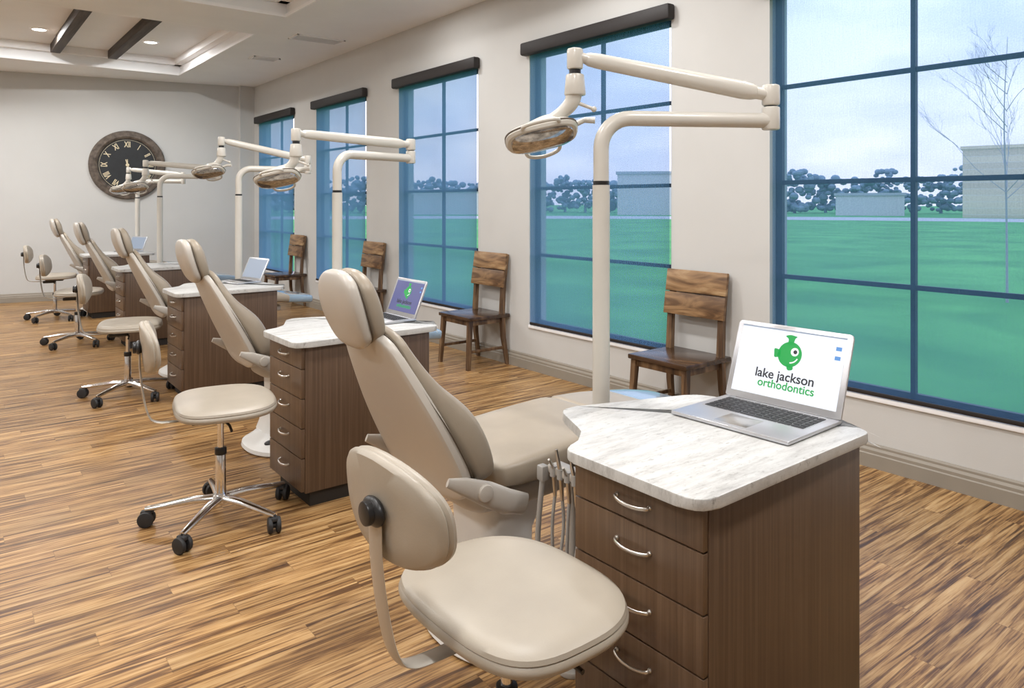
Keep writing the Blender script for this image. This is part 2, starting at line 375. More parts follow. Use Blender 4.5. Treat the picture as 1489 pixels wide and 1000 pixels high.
# ---------------------------------------------------------------- wall clock
ang=math.atan2(-.2134,1)
ce=thing('wall_clock',(2.30,YB(2.30)-.012,2.104),'large round clock, dark face, gold roman numerals, distressed wood frame','clock')
Rm=Matrix.Rotation(ang,4,'Z')@Matrix.Rotation(R(90),4,'X')
b=MB(); b.lathe([(.41,0),(.54,0),(.545,.02),(.535,.045),(.50,.055),(.475,.05),(.455,.06),(.43,.052),(.415,.03),(.41,.02)],64,M=Rm,closed=True); b.fin('frame',M_CLOCKWOOD,ce,'distressed brown wooden ring frame')
b=MB(); b.lathe([(.001,.028),(.42,.028),(.42,.0),(.001,0)],64,M=Rm); b.fin('clock_face',M_CLOCKFACE,ce,'black clock face')
b=MB()
for i,t in enumerate(['XII','I','II','III','IIII','V','VI','VII','VIII','IX','X','XI']):
    A=Rm@Matrix.Rotation(-i*math.pi/6,4,'Z')@Matrix.Translation((0,.285,.030))@Matrix.Diagonal((.60,1,1,1))
    b.text(t,.125,A,bold=.003)
b.lathe([(.394,.029),(.396,.030),(.398,.029)],64,M=Rm)
b.fin('numerals',M_GOLD,ce,'gold roman numerals')
for nm,a,l,w in (('hour_hand',165,.17,.018),('minute_hand',180,.25,.013)):
    b=MB(); A=Rm@Matrix.Rotation(-R(a),4,'Z')
    b.prism([(-w*.4,-.09),(w*.4,-.09),(w*.5,0),(w,l*.7),(0,l),(-w,l*.7),(-w*.5,0)],.034,.037,M=A); b.fin(nm,M_GOLD,ce)
b=MB(); b.lathe([(.026,.03),(.026,.042),(.001,.046)],20,M=Rm); b.fin('centre_cap',M_GOLD,ce)

# ---------------------------------------------------------------- cabinet + countertop
def rnd(poly,rs,n=5):
    out=[]; k=len(poly)
    for i in range(k):
        p=Vector(poly[i]); a=Vector(poly[i-1]); c=Vector(poly[(i+1)%k]); r=rs[i]
        if r==0: out.append(tuple(p)); continue
        u=(a-p).normalized(); v=(c-p).normalized(); A=p+u*r; B=p+v*r
        for j in range(n+1):
            t=j/n; out.append(tuple((1-t)**2*A+2*t*(1-t)*p+t*t*B))
    return out
ct_poly=rnd([(1.345,1.035),(2.16,1.05),(2.19,1.11),(2.12,1.64),(1.60,1.81),(1.475,1.54),(1.345,1.50)],[.07,.03,.04,.06,.07,.08,.04])
ORG=(1.39,1.06)
ct_poly=[(x-ORG[0],y-ORG[1]) for x,y in ct_poly]
cab=thing('drawer_cabinet',(ORG[0],ORG[1],0),'dark walnut five-drawer cabinet with curved metal handles','cabinet','dental station cabinets')
b=MB(); b.bx(.018,.725,0,.44,.075,.793,.002); b.bx(.36,.69,.441,.65,.075,.793,.002); b.fin('body',M_WALNUT,cab)
b=MB(); b.bx(.05,.71,.02,.42,0,.075); b.fin('toe_kick',M_DARK,cab,'dark recessed toe kick')
zs=[.790,.685,.539,.393,.247,.082]
for i in range(5):
    z1=zs[i]-.002; z0=zs[i+1]+.002
    b=MB(); b.bx(-.002,.017,.002,.438,z0,z1,.0025); dr=b.fin('drawer',M_WALNUT_H,cab)
    b=MB(); zc=(z0+z1)/2+(.012 if i else 0); yc=.22
    P=catmull([(-.002,yc-.056,zc+.002),(-.014,yc-.054,zc),(-.023,yc-.03,zc-.003),(-.026,yc,zc-.004),(-.023,yc+.03,zc-.003),(-.014,yc+.054,zc),(-.002,yc+.056,zc+.002)],5)
    b.tube(P,.0045,12,flat=(1.2,.8)); b.ball(.0065,(-.003,yc-.056,zc+.002)); b.ball(.0065,(-.003,yc+.056,zc+.002)); b.fin('handle',M_SATIN,dr,'curved satin metal bow handle')
b=MB(); b.prism(ct_poly,.793,.822,.004); ctop=b.fin('countertop',M_COUNTER,loc=(ORG[0],ORG[1],0)); tag(ctop,'whitewashed wood-look countertop with a notched curved edge','countertop','dental station countertops')
CABY=[1.06,3.44,5.83,8.32,10.80]; CABX=[1.39,1.375,1.40,1.44,1.46]
for i in range(1,5):
    dup(cab,(CABX[i],CABY[i],0)); dup(ctop,(CABX[i],CABY[i],0))

# ---------------------------------------------------------------- laptop
def laptop(loc,rz,w,d,tilt,scr,label,content,lf=.9):
    e=thing('laptop',loc,label,'laptop','open laptops on the counters',rz); hd=d/2; hw=w/2
    b=MB(); b.box((d,w,.013),(0,0,.0085),.005); base=b.fin('base',M_ALU,e,'silver aluminium base')
    b=MB(); kx0,kx1=-.02*d/.3,hd-.035
    b.bx(kx0-.004,kx1+.004,-hw*.87,hw*.87,.0148,.0155,mi=1)
    rows=6; step=(kx1-kx0)/rows
    for r_ in range(rows):
        n=14 if r_>0 else 8; L=hw*1.70
        for j in range(n):
            if r_==0 and j in (3,4): continue
            y0=-L/2+L*j/n+.0022; y1=-L/2+L*(j+1)/n-.0022
            if r_==0 and j==2: y1=-L/2+L*5/n-.0022
            b.bx(kx0+step*r_+.0022,kx0+step*(r_+1)-.0022,y0,y1,.0155,.0170)
    b.fin('keyboard',[M_KEY,M_ALU],base,'black keyboard')
    b=MB(); b.bx(-hd+.02,kx0-.02,-w*.14,w*.14,.0149,.0154,.0002); b.fin('trackpad',M_SATIN,base)
    t=R(tilt); M=Matrix(((0,math.sin(t),-math.cos(t),hd-.012),(-1,0,0,0),(0,math.cos(t),math.sin(t),.016),(0,0,0,1)))
    lh=d*lf
    b=MB(); b.prism(rnd([(-hw,0),(hw,0),(hw,lh),(-hw,lh)],[.004,.004,.014,.014]),-.008,0,.002,M=M)
    b.cyl((-hw*.8,-.004,-.004),(hw*.8,-.004,-.004),.0055,mi=1,M=M); lid=b.fin('lid',[M_ALU,M_BLACK],e,'silver screen lid')
    q=.045*w
    b=MB(); b.prism([(-hw+q,.022),(hw-q,.022),(hw-q,lh-.013),(-hw+q,lh-.013)],.0002,.0008,M=M); b.fin('display',scr,lid,'lit display')
    sw=w-2*q; sh=lh-.035; cy=.022+sh/2
    if content:
        k=sh/.225
        def disc(b,x,y,r,z,mi,n=40):
            b.prism([(x+r*math.cos(2*math.pi*i/n),y+r*math.sin(2*math.pi*i/n)) for i in range(n)],z,z+.0003,mi=mi,M=M)
        ox,oy=0,cy+.034*k
        b=MB(); rr=.041*k
        disc(b,ox+.004*k,oy,rr,.0009,0)
        b.prism(rnd([(ox-.008*k,oy+.030*k),(ox+.010*k,oy+.030*k),(ox+.014*k,oy+.054*k),(ox+.022*k,oy+.060*k),(ox-.004*k,oy+.064*k),(ox-.022*k,oy+.058*k),(ox-.008*k,oy+.050*k)],[0,0,.005*k,.005*k,.008*k,.007*k,.005*k]),.0009,.0012,M=M)
        b.prism(rnd([(ox-.028*k,oy+.010*k),(ox-.028*k,oy-.012*k),(ox-.048*k,oy-.018*k),(ox-.050*k,oy-.002*k),(ox-.053*k,oy+.014*k)],[0,0,.008*k,.003*k,.008*k]),.0009,.0012,M=M)
        b.prism(rnd([(ox-.002*k,oy-.034*k),(ox+.020*k,oy-.032*k),(ox+.024*k,oy-.048*k),(ox+.004*k,oy-.053*k)],[0,0,.008*k,.009*k]),.0009,.0012,M=M)
        disc(b,ox+.020*k,oy+.010*k,.0135*k,.0013,1); disc(b,ox+.022*k,oy+.010*k,.0065*k,.0017,2)
        arc=lambda r,a0,a1:[(ox+.006*k+r*k*math.cos(R(a0+(a1-a0)*i/10)),oy+.002*k+r*k*math.sin(R(a0+(a1-a0)*i/10))) for i in range(11)]
        b.prism(arc(.031,-85,-25)+arc(.027,-25,-85),.0013,.0016,mi=1,M=M)
        b.fin('screen_logo',[M_LGREEN,M_LWHITE,M_LDARK],lid,'round green fish-like emblem')
        b=MB(); b.text('lake jackson',.042*k,M@Matrix.Translation((ox-.002*k,oy-.087*k,.001)),mi=0,bold=.0006*k)
        b.text('orthodontics',.037*k,M@Matrix.Translation((ox+.008*k,oy-.116*k,.001)),mi=1,bold=.0005*k)
        b.fin('screen_text',[M_LDARK,M_LGREEN],lid,'practice name lettering')
        b=MB(); b.prism([(-hw+q,lh-.018),(hw-q,lh-.018),(hw-q,lh-.0132),(-hw+q,lh-.0132)],.0009,.0011,mi=0,M=M)
        for yy in (.80,.67): b.prism([(hw-q-.03*k,.024+sh*yy),(hw-q-.012*k,.024+sh*yy),(hw-q-.012*k,.024+sh*yy+.012*k),(hw-q-.03*k,.024+sh*yy+.012*k)],.0009,.0011,mi=1,M=M)
        b.fin('screen_icons',[M_SCREENB,M_LBLUE],lid,'menu bar and blue desktop icons')
    return e
laptop((2.00,1.335,.822),R(2),.405,.315,20,M_SCREENW,'silver laptop with a white screen showing a green emblem',1,.84)
laptop((2.01,3.80,.822),R(0),.345,.24,22,M_SCREENP,'silver laptop with a purple-blue screen showing a small logo',1,.93)
laptop((1.98,6.33,.822),R(12),.32,.225,25,M_SCREENB,'silver laptop with a pale blue screen',None)
laptop((2.02,11.3,.822),R(25),.32,.225,20,M_SCREENB,'silver laptop with a pale blue screen',None)

# ---------------------------------------------------------------- dental chair (local origin under seat)
def dental_chair():
    e=thing('dental_chair',(1.60,2.20,0),'reclined taupe upholstered dental chair with greige plastic shell','dental chair','dental chairs in a row')
    X=1.60
    k=lambda L,o=0:[(x-X+o,z,w,d) for x,z,w,d in L]
    b=MB(); n=48
    def sup(cx,cy,rx,ry,z,p=.85): return [Vector((cx+rx*math.copysign(abs(math.cos(a))**p,math.cos(a)),cy+ry*math.copysign(abs(math.sin(a))**p,math.sin(a)),z)) for a in [2*math.pi*i/n for i in range(n)]]
    b.rings([sup(-.02,-.11,.25,.27,0),sup(-.02,-.11,.26,.28,.01),sup(-.02,-.11,.255,.275,.03),sup(-.02,-.08,.19,.22,.055),sup(-.01,-.03,.15,.17,.075)]); b.fin('base_plate',M_WHITEP,e,'white rounded floor base')
    b=MB(); b.rings([sup(.0,0,.15,.15,.07,.5),sup(.0,0,.13,.14,.12,.5),sup(.02,0,.12,.13,.30,.5),sup(.05,0,.15,.15,.43,.5)]); b.fin('column',M_WHITEP,e,'white lift column')
    for px_,py_ in ((-.15,-.22),(-.08,-.30)):
        b=MB(); b.ball(.05,(px_,py_,.055),sc=(1,.6,.35)); b.fin('foot_pedal',M_BLACK,e,'black foot pedal')
    b=MB(); b.pad(k([(1.42,.465,.17,.045),(1.7,.475,.20,.055),(2.1,.495,.19,.045),(2.4,.50,.15,.03)]),.05,e=.55); b.fin('underframe',M_SHELL,e,'greige plastic underframe')
    b=MB(); b.pad(k([(1.45,.565,.22,.04),(1.60,.575,.258,.055),(1.85,.595,.262,.055),(2.12,.612,.256,.05)])[::-1],.06,e=.40); b.fin('seat',M_UPH,e,'taupe seat cushion')
    b=MB(); b.pad(k([(2.09,.612,.255,.045),(2.30,.605,.25,.042),(2.50,.585,.235,.038),(2.56,.577,.22,.035)])[::-1],.04,e=.40); b.fin('leg_rest',M_UPH,e,'taupe leg cushion')
    b=MB(); b.pad(k([(2.38,.597,.246,.043),(2.55,.580,.236,.041),(2.70,.562,.20,.036)])[::-1],.05,e=.40); b.fin('foot_cover',M_COVER,e,'glossy protective foot cover with painted blue-grey reflection')
    o=-.035
    be=MB(); be.pad(k([(1.385,.50,.20,.018),(1.36,.60,.272,.026),(1.275,.78,.264,.028),(1.175,.98,.196,.024),(1.125,1.085,.140,.020)],o),.05,e=.42)
    sh=be.fin('backrest',M_SHELL,e,'greige plastic backrest shell')
    b=MB(); b.pad(k([(1.455,.545,.21,.034),(1.432,.63,.272,.058),(1.362,.77,.270,.066),(1.262,.90,.228,.040),(1.205,1.00,.185,.026),(1.158,1.10,.140,.020)],o),.06,e=.48); b.fin('back_cushion',M_UPH,sh,'taupe back cushion')
    b=MB(); b.pad(k([(1.424,.545,.212,.004),(1.372,.62,.2770,.004),(1.294,.77,.2740,.004),(1.230,.89,.232,.004),(1.187,.985,.192,.004),(1.142,1.09,.145,.004)],o),.05,e=.7); b.fin('cushion_piping',M_SEAM,sh,'dark seam piping')
    b=MB(); b.pad(k([(1.105,1.03,.10,.026),(1.065,1.12,.130,.030),(1.04,1.20,.130,.030),(1.025,1.285,.10,.024)],o),.05,e=.6); hd=b.fin('headrest',M_SHELL,e,'greige headrest shell')
    b=MB(); b.pad(k([(1.150,1.035,.09,.026),(1.118,1.11,.126,.040),(1.096,1.19,.126,.042),(1.070,1.285,.096,.028)],o),.06,e=.65); b.fin('headrest_pad',M_UPH,hd,'taupe headrest pad')
    b=MB(); b.pad(k([(1.122,1.04,.098,.004),(1.086,1.115,.132,.004),(1.062,1.195,.132,.004),(1.046,1.28,.10,.004)],o),.05,e=.7); b.fin('headrest_seam',M_SEAM,hd,'dark headrest seam')
    b=MB(); b.box((.02,.07,.14),(1.160-X+o,0,1.05),.004,rot=Matrix.Rotation(R(-28),4,'Y')); b.fin('headrest_bracket',M_SATIN,hd,'metal headrest slide')
    for sgn in (-1,1):
        b=MB(); y=sgn*.278
        b.tube([(1.24-X,y,.625),(1.30-X,y,.60),(1.39-X,y,.555),(1.47-X,y,.51),(1.56-X,y*.95,.475)],[.014,.028,.040,.042,.036],16,flat=(1,.40),up=(0,0,1)); 
        b.cyl((1.375-X,y,.565),(1.375-X,y+sgn*.024,.565),.028,mi=0,bev=.004); b.fin('hinge_arm',M_SHELL,e,'plastic recline hinge cover')
    return e
ch=dental_chair()
CH=[(1.60,2.20),(1.71,4.58),(1.75,6.98),(1.76,9.40),(1.76,11.75)]
for x,y in CH[1:]: dup(ch,(x,y,0))

# ---------------------------------------------------------------- dental light
def dental_light(loc,A,E,Hc):
    e=thing('dental_light',(*loc,0),'cream enamel dental operatory light on a tall floor pole','dental light','dental lights in a row')
    b=MB(); b.lathe([(.001,0),(.058,0),(.058,.012),(.045,.02),(.034,.03),(.0315,.05),(.0315,1.565),(.001,1.566)],28); b.fin('pole',M_CREAM,e,'cream floor pole')
    b=MB(); b.cyl((0,0,1.566),(0,0,1.58),.0295,mi=0); b.fin('joint_ring',M_BLACK,e,'dark swivel ring')
    A=Vector((*A,0)); u=A.normalized(); E=Vector(E); Hc=Vector(Hc)
    pts=[(0,0,1.578),(0,0,1.62),(0,0,1.70)]
    r=.11
    for i in range(9):
        a=i/8*math.pi/2; pts.append(Vector((0,0,1.70))+u*(r*(1-math.cos(a)))+Vector((0,0,r*math.sin(a))))
    pts.append(Vector((0,0,1.81))+u*(A.length-.02)); pts.append(Vector((0,0,1.81))+u*(A.length+.01))
    b=MB(); b.tube(pts,.0285,20); b.fin('lower_arm',M_CREAM,e,'bent tubular lower arm')
    K=A
    b=MB(); b.cyl(K+Vector((0,0,1.775)),K+Vector((0,0,1.862)),.033,bev=.006); b.cyl(K+Vector((0,0,1.866)),K+Vector((0,0,1.945)),.033,bev=.008); b.cyl(K+Vector((0,0,1.86)),K+Vector((0,0,1.868)),.024,mi=1)
    b.fin('elbow_joint',[M_CREAM,M_BLACK],e,'swivel elbow joint')
    S0=A+Vector((0,0,1.905)); d=(E-S0)
    b=MB(); b.tube([S0,S0+d*.08],.024,16); 
    b.tube([S0+d*.07,S0+d*.10,S0+d*.14,S0+d*.5,S0+d*.88,S0+d*.93,S0+d*.955],[.024,.031,.035,.032,.029,.026,.018],16,flat=(1,.8))
    b.tube([S0+d*.93,S0+d*.985,E+Vector((0,0,.002))],[.018,.022,.026],16)
    b.fin('spring_arm',M_CREAM,e,'tapered spring-balanced upper arm')
    hd=Hc-E
    b=MB(); b.cyl(E+Vector((0,0,-.048)),E+Vector((0,0,.03)),.030,bev=.008)
    b.cyl(E+Vector((0,0,-.078)),E+Vector((0,0,-.05)),.022,mi=1)
    b.cyl(E+Vector((0,0,-.145)),E+Vector((0,0,-.066)),.040,.034,bev=.006)
    p=lambda f,z:E+Vector((hd.x*f,hd.y*f,z))
    b.tube(catmull([p(.02,-.13),p(.10,-.17),p(.35,-.205),p(.75,-.238)],5),[.032,.022],14)
    q=Vector((.79,-.61,0))
    b.cyl(p(.15,-.16),p(.15,-.195)+q*.09,.008,.006); b.ball(.011,p(.15,-.195)+q*.09)
    b.fin('yoke',[M_CREAM,M_BLACK],e,'cream swivel yoke')
    Rz=Matrix.Rotation(math.atan2(-.61,.79),4,'Z')@Matrix.Rotation(R(-13),4,'Y')@Matrix.Rotation(R(-22),4,'X')
    M=Matrix.Translation(Hc)@Rz; n=40
    def ring(rx,ry,z,p=.66,ox=0): return [Vector((ox+rx*math.copysign(abs(math.cos(a))**p,math.cos(a)),ry*math.copysign(abs(math.sin(a))**p,math.sin(a)),z)) for a in [2*math.pi*i/n for i in range(n)]]
    b=MB(); b.rings([ring(.118,.082,-.030),ring(.132,.094,-.028),ring(.139,.10,-.018),ring(.137,.097,-.006),ring(.125,.086,.006),ring(.110,.074,.012,.75,.008),ring(.100,.060,.014,.75,.02),ring(.084,.048,.036,.75,.03),ring(.058,.036,.050,.9,.04),ring(.03,.02,.052,.9,.04)],M=M)
    b.rings([ring(.1385,.0995,-.013),ring(.1405,.1015,-.011),ring(.1405,.1015,-.007),ring(.138,.0985,-.005)],mi=1,cap=False,M=M)
    b.box((.05,.035,.04),(.075,0,.048),.010,M=M)
    b.fin('lamp_head',[M_CREAM,M_SEAM],e,'rounded cream lamp housing')
    b=MB(); b.rings([ring(.120,.084,-.0295),ring(.118,.082,-.036),ring(.09,.060,-.044),ring(.05,.03,-.047),ring(.01,.01,-.048)],M=M); b.fin('lamp_lens',M_LENS,e,'faceted reflective lens')
    for sy in (-1,1):
        b=MB(); b.tube(catmull([(-.07,sy*.085,-.016),(-.058,sy*.130,-.026),(.0,sy*.148,-.030),(.058,sy*.130,-.026),(.07,sy*.085,-.016)],5),.0075,12,M=M); b.fin('lamp_handle',M_CREAM,e,'curved positioning handle')
    b=MB(); b.tube([(.12,0,.0),(.17,0,.01),(.21,.0,.0)],[.012,.010,.013],12,M=M); b.fin('side_knob',M_CREAM,e)
    return e
dental_light((1.89,1.90),(.568,-.329),(-.037,.10,2.045),(-.115,.205,1.765))
dental_light((1.95,4.30),(.61,.14),(-.24,.07,1.93),(-.32,.17,1.665))
dental_light((2.09,6.70),(.60,-.11),(-.142,.03,2.06),(-.23,.11,1.79))
dental_light((1.95,9.10),(.60,-.15),(-.14,.05,1.96),(-.23,.14,1.69))
dental_light((2.17,11.50),(.55,-.25),(-.10,.08,1.98),(-.19,.17,1.70))

# ---------------------------------------------------------------- stool
def stool():
    e=thing('operator_stool',(1.065,1.39,0),'beige upholstered operator stool with low backrest and chrome star base','stool','operator stools in a row')
    n=64
    def oz(rx,ry,z,p=.70,cx=.02): return [Vector((cx+rx*math.copysign(abs(math.cos(a))**p,math.cos(a))-(.035*(math.sin(a)**2)*rx/.22),ry*math.copysign(abs(math.sin(a))**p,math.sin(a))*(1+.06*math.cos(a)),z)) for a in [2*math.pi*i/n for i in range(n)]]
    b=MB(); L=[(.10,.530),(.90,.530),(.975,.533),(1,.543),(1.0,.550),(.985,.557),(.975,.559),(.985,.562),(.97,.571),(.92,.578),(.8,.583),(.5,.585),(.05,.585)]
    b.rings([oz(.226*s_,.280*s_,z) for s_,z in L]); b.fin('seat',M_UPH2,e,'beige contoured seat cushion')
    b=MB(); b.box((.20,.16,.03),(0.0,0,.513),.008); b.box((.14,.07,.03),(-.06,0,.485),.008); b.tube([(.0,-.06,.495),(.02,-.17,.49),(.02,-.24,.485)],.006,10); b.fin('seat_mechanism',M_BLACK,e,'black tilt mechanism with lever')
    b=MB(); b.cyl((0,0,.30),(0,0,.49),.014); b.cyl((0,0,.10),(0,0,.315),.025,.023,bev=.003); b.fin('gas_column',M_CHROME,e,'chrome gas lift column')
    b=MB(); b.cyl((0,0,.312),(0,0,.345),.027,mi=0,bev=.004); b.fin('column_collar',M_BLACK,e,'black column collar')
    b=MB(); b.lathe([(.001,.085),(.034,.085),(.040,.09),(.040,.118),(.032,.128),(.001,.129)],24)
    for i in range(5):
        a=R(20+72*i); c_,s_=math.cos(a),math.sin(a)
        b.tube([(c_*.02,s_*.02,.108),(c_*.12,s_*.12,.106),(c_*.30,s_*.30,.083),(c_*.33,s_*.33,.08)],[.025,.023,.017,.014],14,flat=(.75,1))
    b.fin('star_base',M_CHROME,e,'five-leg polished chrome base')
    for i in range(5):
        a=R(20+72*i); c_,s_=math.cos(a),math.sin(a); t=a+R(40+70*i); dx,dy=-math.sin(t),math.cos(t)
        b=MB(); cx_,cy_=c_*.325,s_*.325
        for q in (-1,1): b.cyl((cx_+dx*q*.008,cy_+dy*q*.008,.036),(cx_+dx*q*.028,cy_+dy*q*.028,.036),.036,bev=.006,n=24)
        b.cyl((cx_-dx*.012,cy_-dy*.012,.036),(cx_+dx*.012,cy_+dy*.012,.036),.014)
        b.box((.05,.03,.02),(cx_,cy_,.065),.008,rot=Matrix.Rotation(t,4,'Z')); b.cyl((cx_,cy_,.06),(cx_,cy_,.085),.007)
        b.fin('caster',M_RUB,e,'black twin-wheel caster')
    b=MB(); n=64
    def bz(ry,rz_,x,p=.74): 
        o=[]
        for i in range(n):
            a=2*math.pi*i/n; y=ry*math.copysign(abs(math.cos(a))**p,math.cos(a)); z=rz_*math.copysign(abs(math.sin(a))**p,math.sin(a))*(1-.14*abs(math.cos(a)))
            o.append(Vector((x+ .7*y*y - .10*z,y+.030,.845+z)))
        return o
    Lb=[(.05,-.022),(.6,-.021),(.92,-.018),(.985,-.011),(1.0,-.004),(.985,.001),(.975,.003),(.985,.005),(1.0,.010),(.985,.020),(.90,.028),(.6,.032),(.05,.033)]
    b.rings([bz(.208*s_,.115*s_,-.315+x) for s_,x in Lb]); b.fin('backrest',M_UPH2,e,'beige padded stool backrest')
    b=MB(); b.ball(.045,(-.346,0.02,.845),sc=(.34,1.0,.70)); b.cyl((-.370,0.02,.845),(-.33,0.02,.845),.026,bev=.004); b.fin('bracket_cap',M_BLACK,e,'black oval bracket cover')
    b=MB(); P=catmull([(-.342,0.02,.84),(-.340,0.018,.74),(-.326,0.012,.62),(-.306,0.005,.535),(-.275,0,.503),(-.20,0,.494),(-.08,0,.492)],7)
    b.tube(P,.029,12,flat=(.16,1),up=(1,0,0)); b.fin('back_support_bar',M_BAR,e,'flat warm grey back support bar')
    return e
st=stool()
for (x,y,r_) in [(1.03,3.57,R(-10)),(1.12,6.30,R(-14)),(1.11,8.95,R(-14)),(1.12,11.05,R(-12))]: dup(st,(x,y,0),r_)
st.rotation_euler=(0,0,R(1))

# ---------------------------------------------------------------- instrument holder
def delivery():
    e=thing('instrument_holder',(1.61,1.73,0),'dental instrument holder with hanging handpieces and pale hoses','dental instruments','instrument holders beside the cabinets')
    b=MB(); b.bx(.02,.09,-.17,-.02,.60,.64,.006); b.box((.06,.16,.028),(-.03,.0,.635),.008); b.cyl((-.02,.0,.0),(-.02,.0,.63),.012); b.cyl((-.02,0,0),(-.02,0,.02),.05,bev=.004); b.fin('holder_bar',M_SHELL,e,'grey holder bar on stand')
    for i in range(4):
        y=-.054+.034*i; x=-.070; t=(.01,-.006,.008,-.01)[i]; dz=(.0,-.03,.012,-.02)[i]
        b=MB(); b.cyl((x+.012,y,.618),(x+.012,y,.65),.011,mi=0); b.tube([(x-.006+t,y+t,.70+dz),(x+.004,y+t*.5,.675+dz),(x+.012,y,.64),(x+.018,y,.58),(x+.02,y,.55)],[.004,.006,.0075,.007,.006],12,mi=1)
        b.fin('handpiece',[M_GREYCORD,M_SATIN],e,'metal dental handpiece')
        b=MB(); b.tube(catmull([(x+.02,y,.56),(x+.022+t,y+.005,.45),(x+.01-t,y+.01,.25),(x-.0-.01*i,y-.02,.10),(x+.04,y+.0,.045),(x+.11,y+.03,.12),(x+.14,y+.05,.22)],6),.0055,10); b.fin('hose',M_GREYCORD,e,'pale grey hose')
    b=MB(); b.box((.03,.032,.05),(-.068,.088,.62),.006); b.tube(catmull([(-.07,.088,.6),(-.08,.10,.4),(-.06,.11,.2),(-.03,.10,.1)],5),.009,10); b.fin('suction_valve',M_GREYCORD,e,'grey suction valve')
    return e
dv=delivery()
for x,y in [(1.59,4.11),(1.61,6.50),(1.66,8.96),(1.66,11.32)]: dup(dv,(x,y,0))

# ---------------------------------------------------------------- wooden chairs
def wchair():
    e=thing('wooden_chair',(3.93,3.20,0),'rustic dark-stained wooden side chair with two-plank back','chair','wooden chairs along the window wall')
    b=MB(); b.box((.47,.50,.032),(-.01,0,.455),.006); b.fin('seat',M_RUSTS,e,'plank seat with worn stain')
    for sy in (-1,1):
        b=MB(); b.rings([[Vector((x0+dx*.020*q,sy*yy+dy*.020*q,z)) for dx,dy in ((-1,-1),(1,-1),(1,1),(-1,1))] for x0,yy,z,q in ((-.235,.232,0,.8),(-.205,.215,.44,1.05))],0); b.fin('front_leg',M_RUSTV,e)
        b=MB(); b.rings([[Vector((x0+dx*.018*q,sy*yy+dy*.020*q,z)) for dx,dy in ((-1,-1),(1,-1),(1,1),(-1,1))] for x0,yy,z,q in ((.205,.232,0,.8),(.165,.222,.25,1),(.155,.215,.47,1.1),(.170,.215,.74,1),(.212,.215,1.02,.85))],0); b.fin('back_post',M_RUSTV,e)
        b=MB(); b.box((.36,.02,.045),(-.02,sy*.212,.415),.003); b.fin('side_rail',M_RUSTV,e)
        b=MB(); b.box((.38,.018,.026),(-.02,sy*.222,.16),.003); b.fin('stretcher',M_RUSTV,e)
    b=MB(); b.box((.02,.40,.05),(-.205,0,.415),.003); b.fin('front_apron',M_RUSTV,e)
    for z,h_ in ((.953,.155),(.794,.155)):
        b=MB(); x0=.148+ (z-.74)*.15
        b.box((.022,.51,h_),(x0-.006,0,z),.003,rot=Matrix.Rotation(R(8),4,'Y')); b.fin('back_plank',M_RUST,e,'wide stained back plank')
    return e
wc=wchair()
for y in (5.62,8.02,10.45): dup(wc,(3.93,y,0))

# ---------------------------------------------------------------- outside
M_GRASS=grain('lawn_grass',[(.3,(.045,.27,.075)),(.7,(.13,.47,.12))],(.35,.35,.35),.9,detail=12)
M_ROAD=simple('pale_road',(.55,.53,.55),.9)
M_TREE=simple('haze_tinted_foliage',(.24,.31,.37),.9,var=.2,scale=.6)  # grey-blue distance haze painted into the foliage colour
M_TRUNK=simple('haze_tinted_bark',(.42,.41,.45),.9)  # bark colour paled to paint in some haze
def brickm():
    m,nt,b=newmat('tan_brick'); tc=N(nt,'ShaderNodeTexCoord'); br=N(nt,'ShaderNodeTexBrick'); br.inputs['Scale'].default_value=.7
    br.inputs['Color1'].default_value=(.80,.68,.50,1); br.inputs['Color2'].default_value=(.62,.53,.40,1); br.inputs['Mortar'].default_value=(.72,.68,.60,1)
    mp=N(nt,'ShaderNodeMapping'); mp.inputs['Rotation'].default_value=(R(90),0,R(90))
    nt.links.new(tc.outputs['Object'],mp.inputs[0]); nt.links.new(mp.outputs[0],br.inputs['Vector']); nt.links.new(br.outputs[0],b.inputs['Base Color']); b.inputs['Roughness'].default_value=.9
    return m
M_BRICK=brickm(); M_BLDW=simple('pale_building',(.66,.63,.66),.9); M_ROOF=simple('building_roof',(.46,.47,.52),.9)
GZ=-.15
b=MB(); b.bx(W+.2,420,-160,420,GZ-.1,GZ); o=b.fin('lawn',M_GRASS); o['label']='flat green lawn outside the windows'; o['category']='grass'; o['kind']='stuff'
b=MB(); pa=[(math.cos(R(a))*76,math.sin(R(a))*76) for a in range(-10,90,4)]; pb=[(math.cos(R(a))*92,math.sin(R(a))*92) for a in range(86,-14,-4)]
b.prism(pa+pb,GZ+.001,GZ+.02); o=b.fin('road',M_ROAD); tag(o,'pale road curving past the far side of the lawn','road')
rnd_=random.Random(5)
def tree(x,y,h,wd):
    e=thing('tree',(x,y,GZ),'leafy tree with painted haze at the far edge of the lawn','tree','distant tree line')
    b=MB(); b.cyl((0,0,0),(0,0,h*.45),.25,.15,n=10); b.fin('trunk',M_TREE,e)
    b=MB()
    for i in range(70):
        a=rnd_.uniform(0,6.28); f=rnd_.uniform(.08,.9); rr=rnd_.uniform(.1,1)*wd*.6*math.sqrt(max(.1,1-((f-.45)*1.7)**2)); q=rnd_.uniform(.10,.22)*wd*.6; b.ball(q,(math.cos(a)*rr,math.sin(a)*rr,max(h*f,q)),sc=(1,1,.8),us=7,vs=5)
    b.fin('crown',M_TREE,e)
a=-4.; i=0
while a<84:
    wd=rnd_.uniform(4.0,6.5); dist=124+(i%2)*9; a+=math.degrees(wd/dist)*.40
    tree(math.cos(R(a))*dist,math.sin(R(a))*dist,rnd_.uniform(5.4,7.8),wd)
    a+=math.degrees(wd/dist)*.40; i+=1
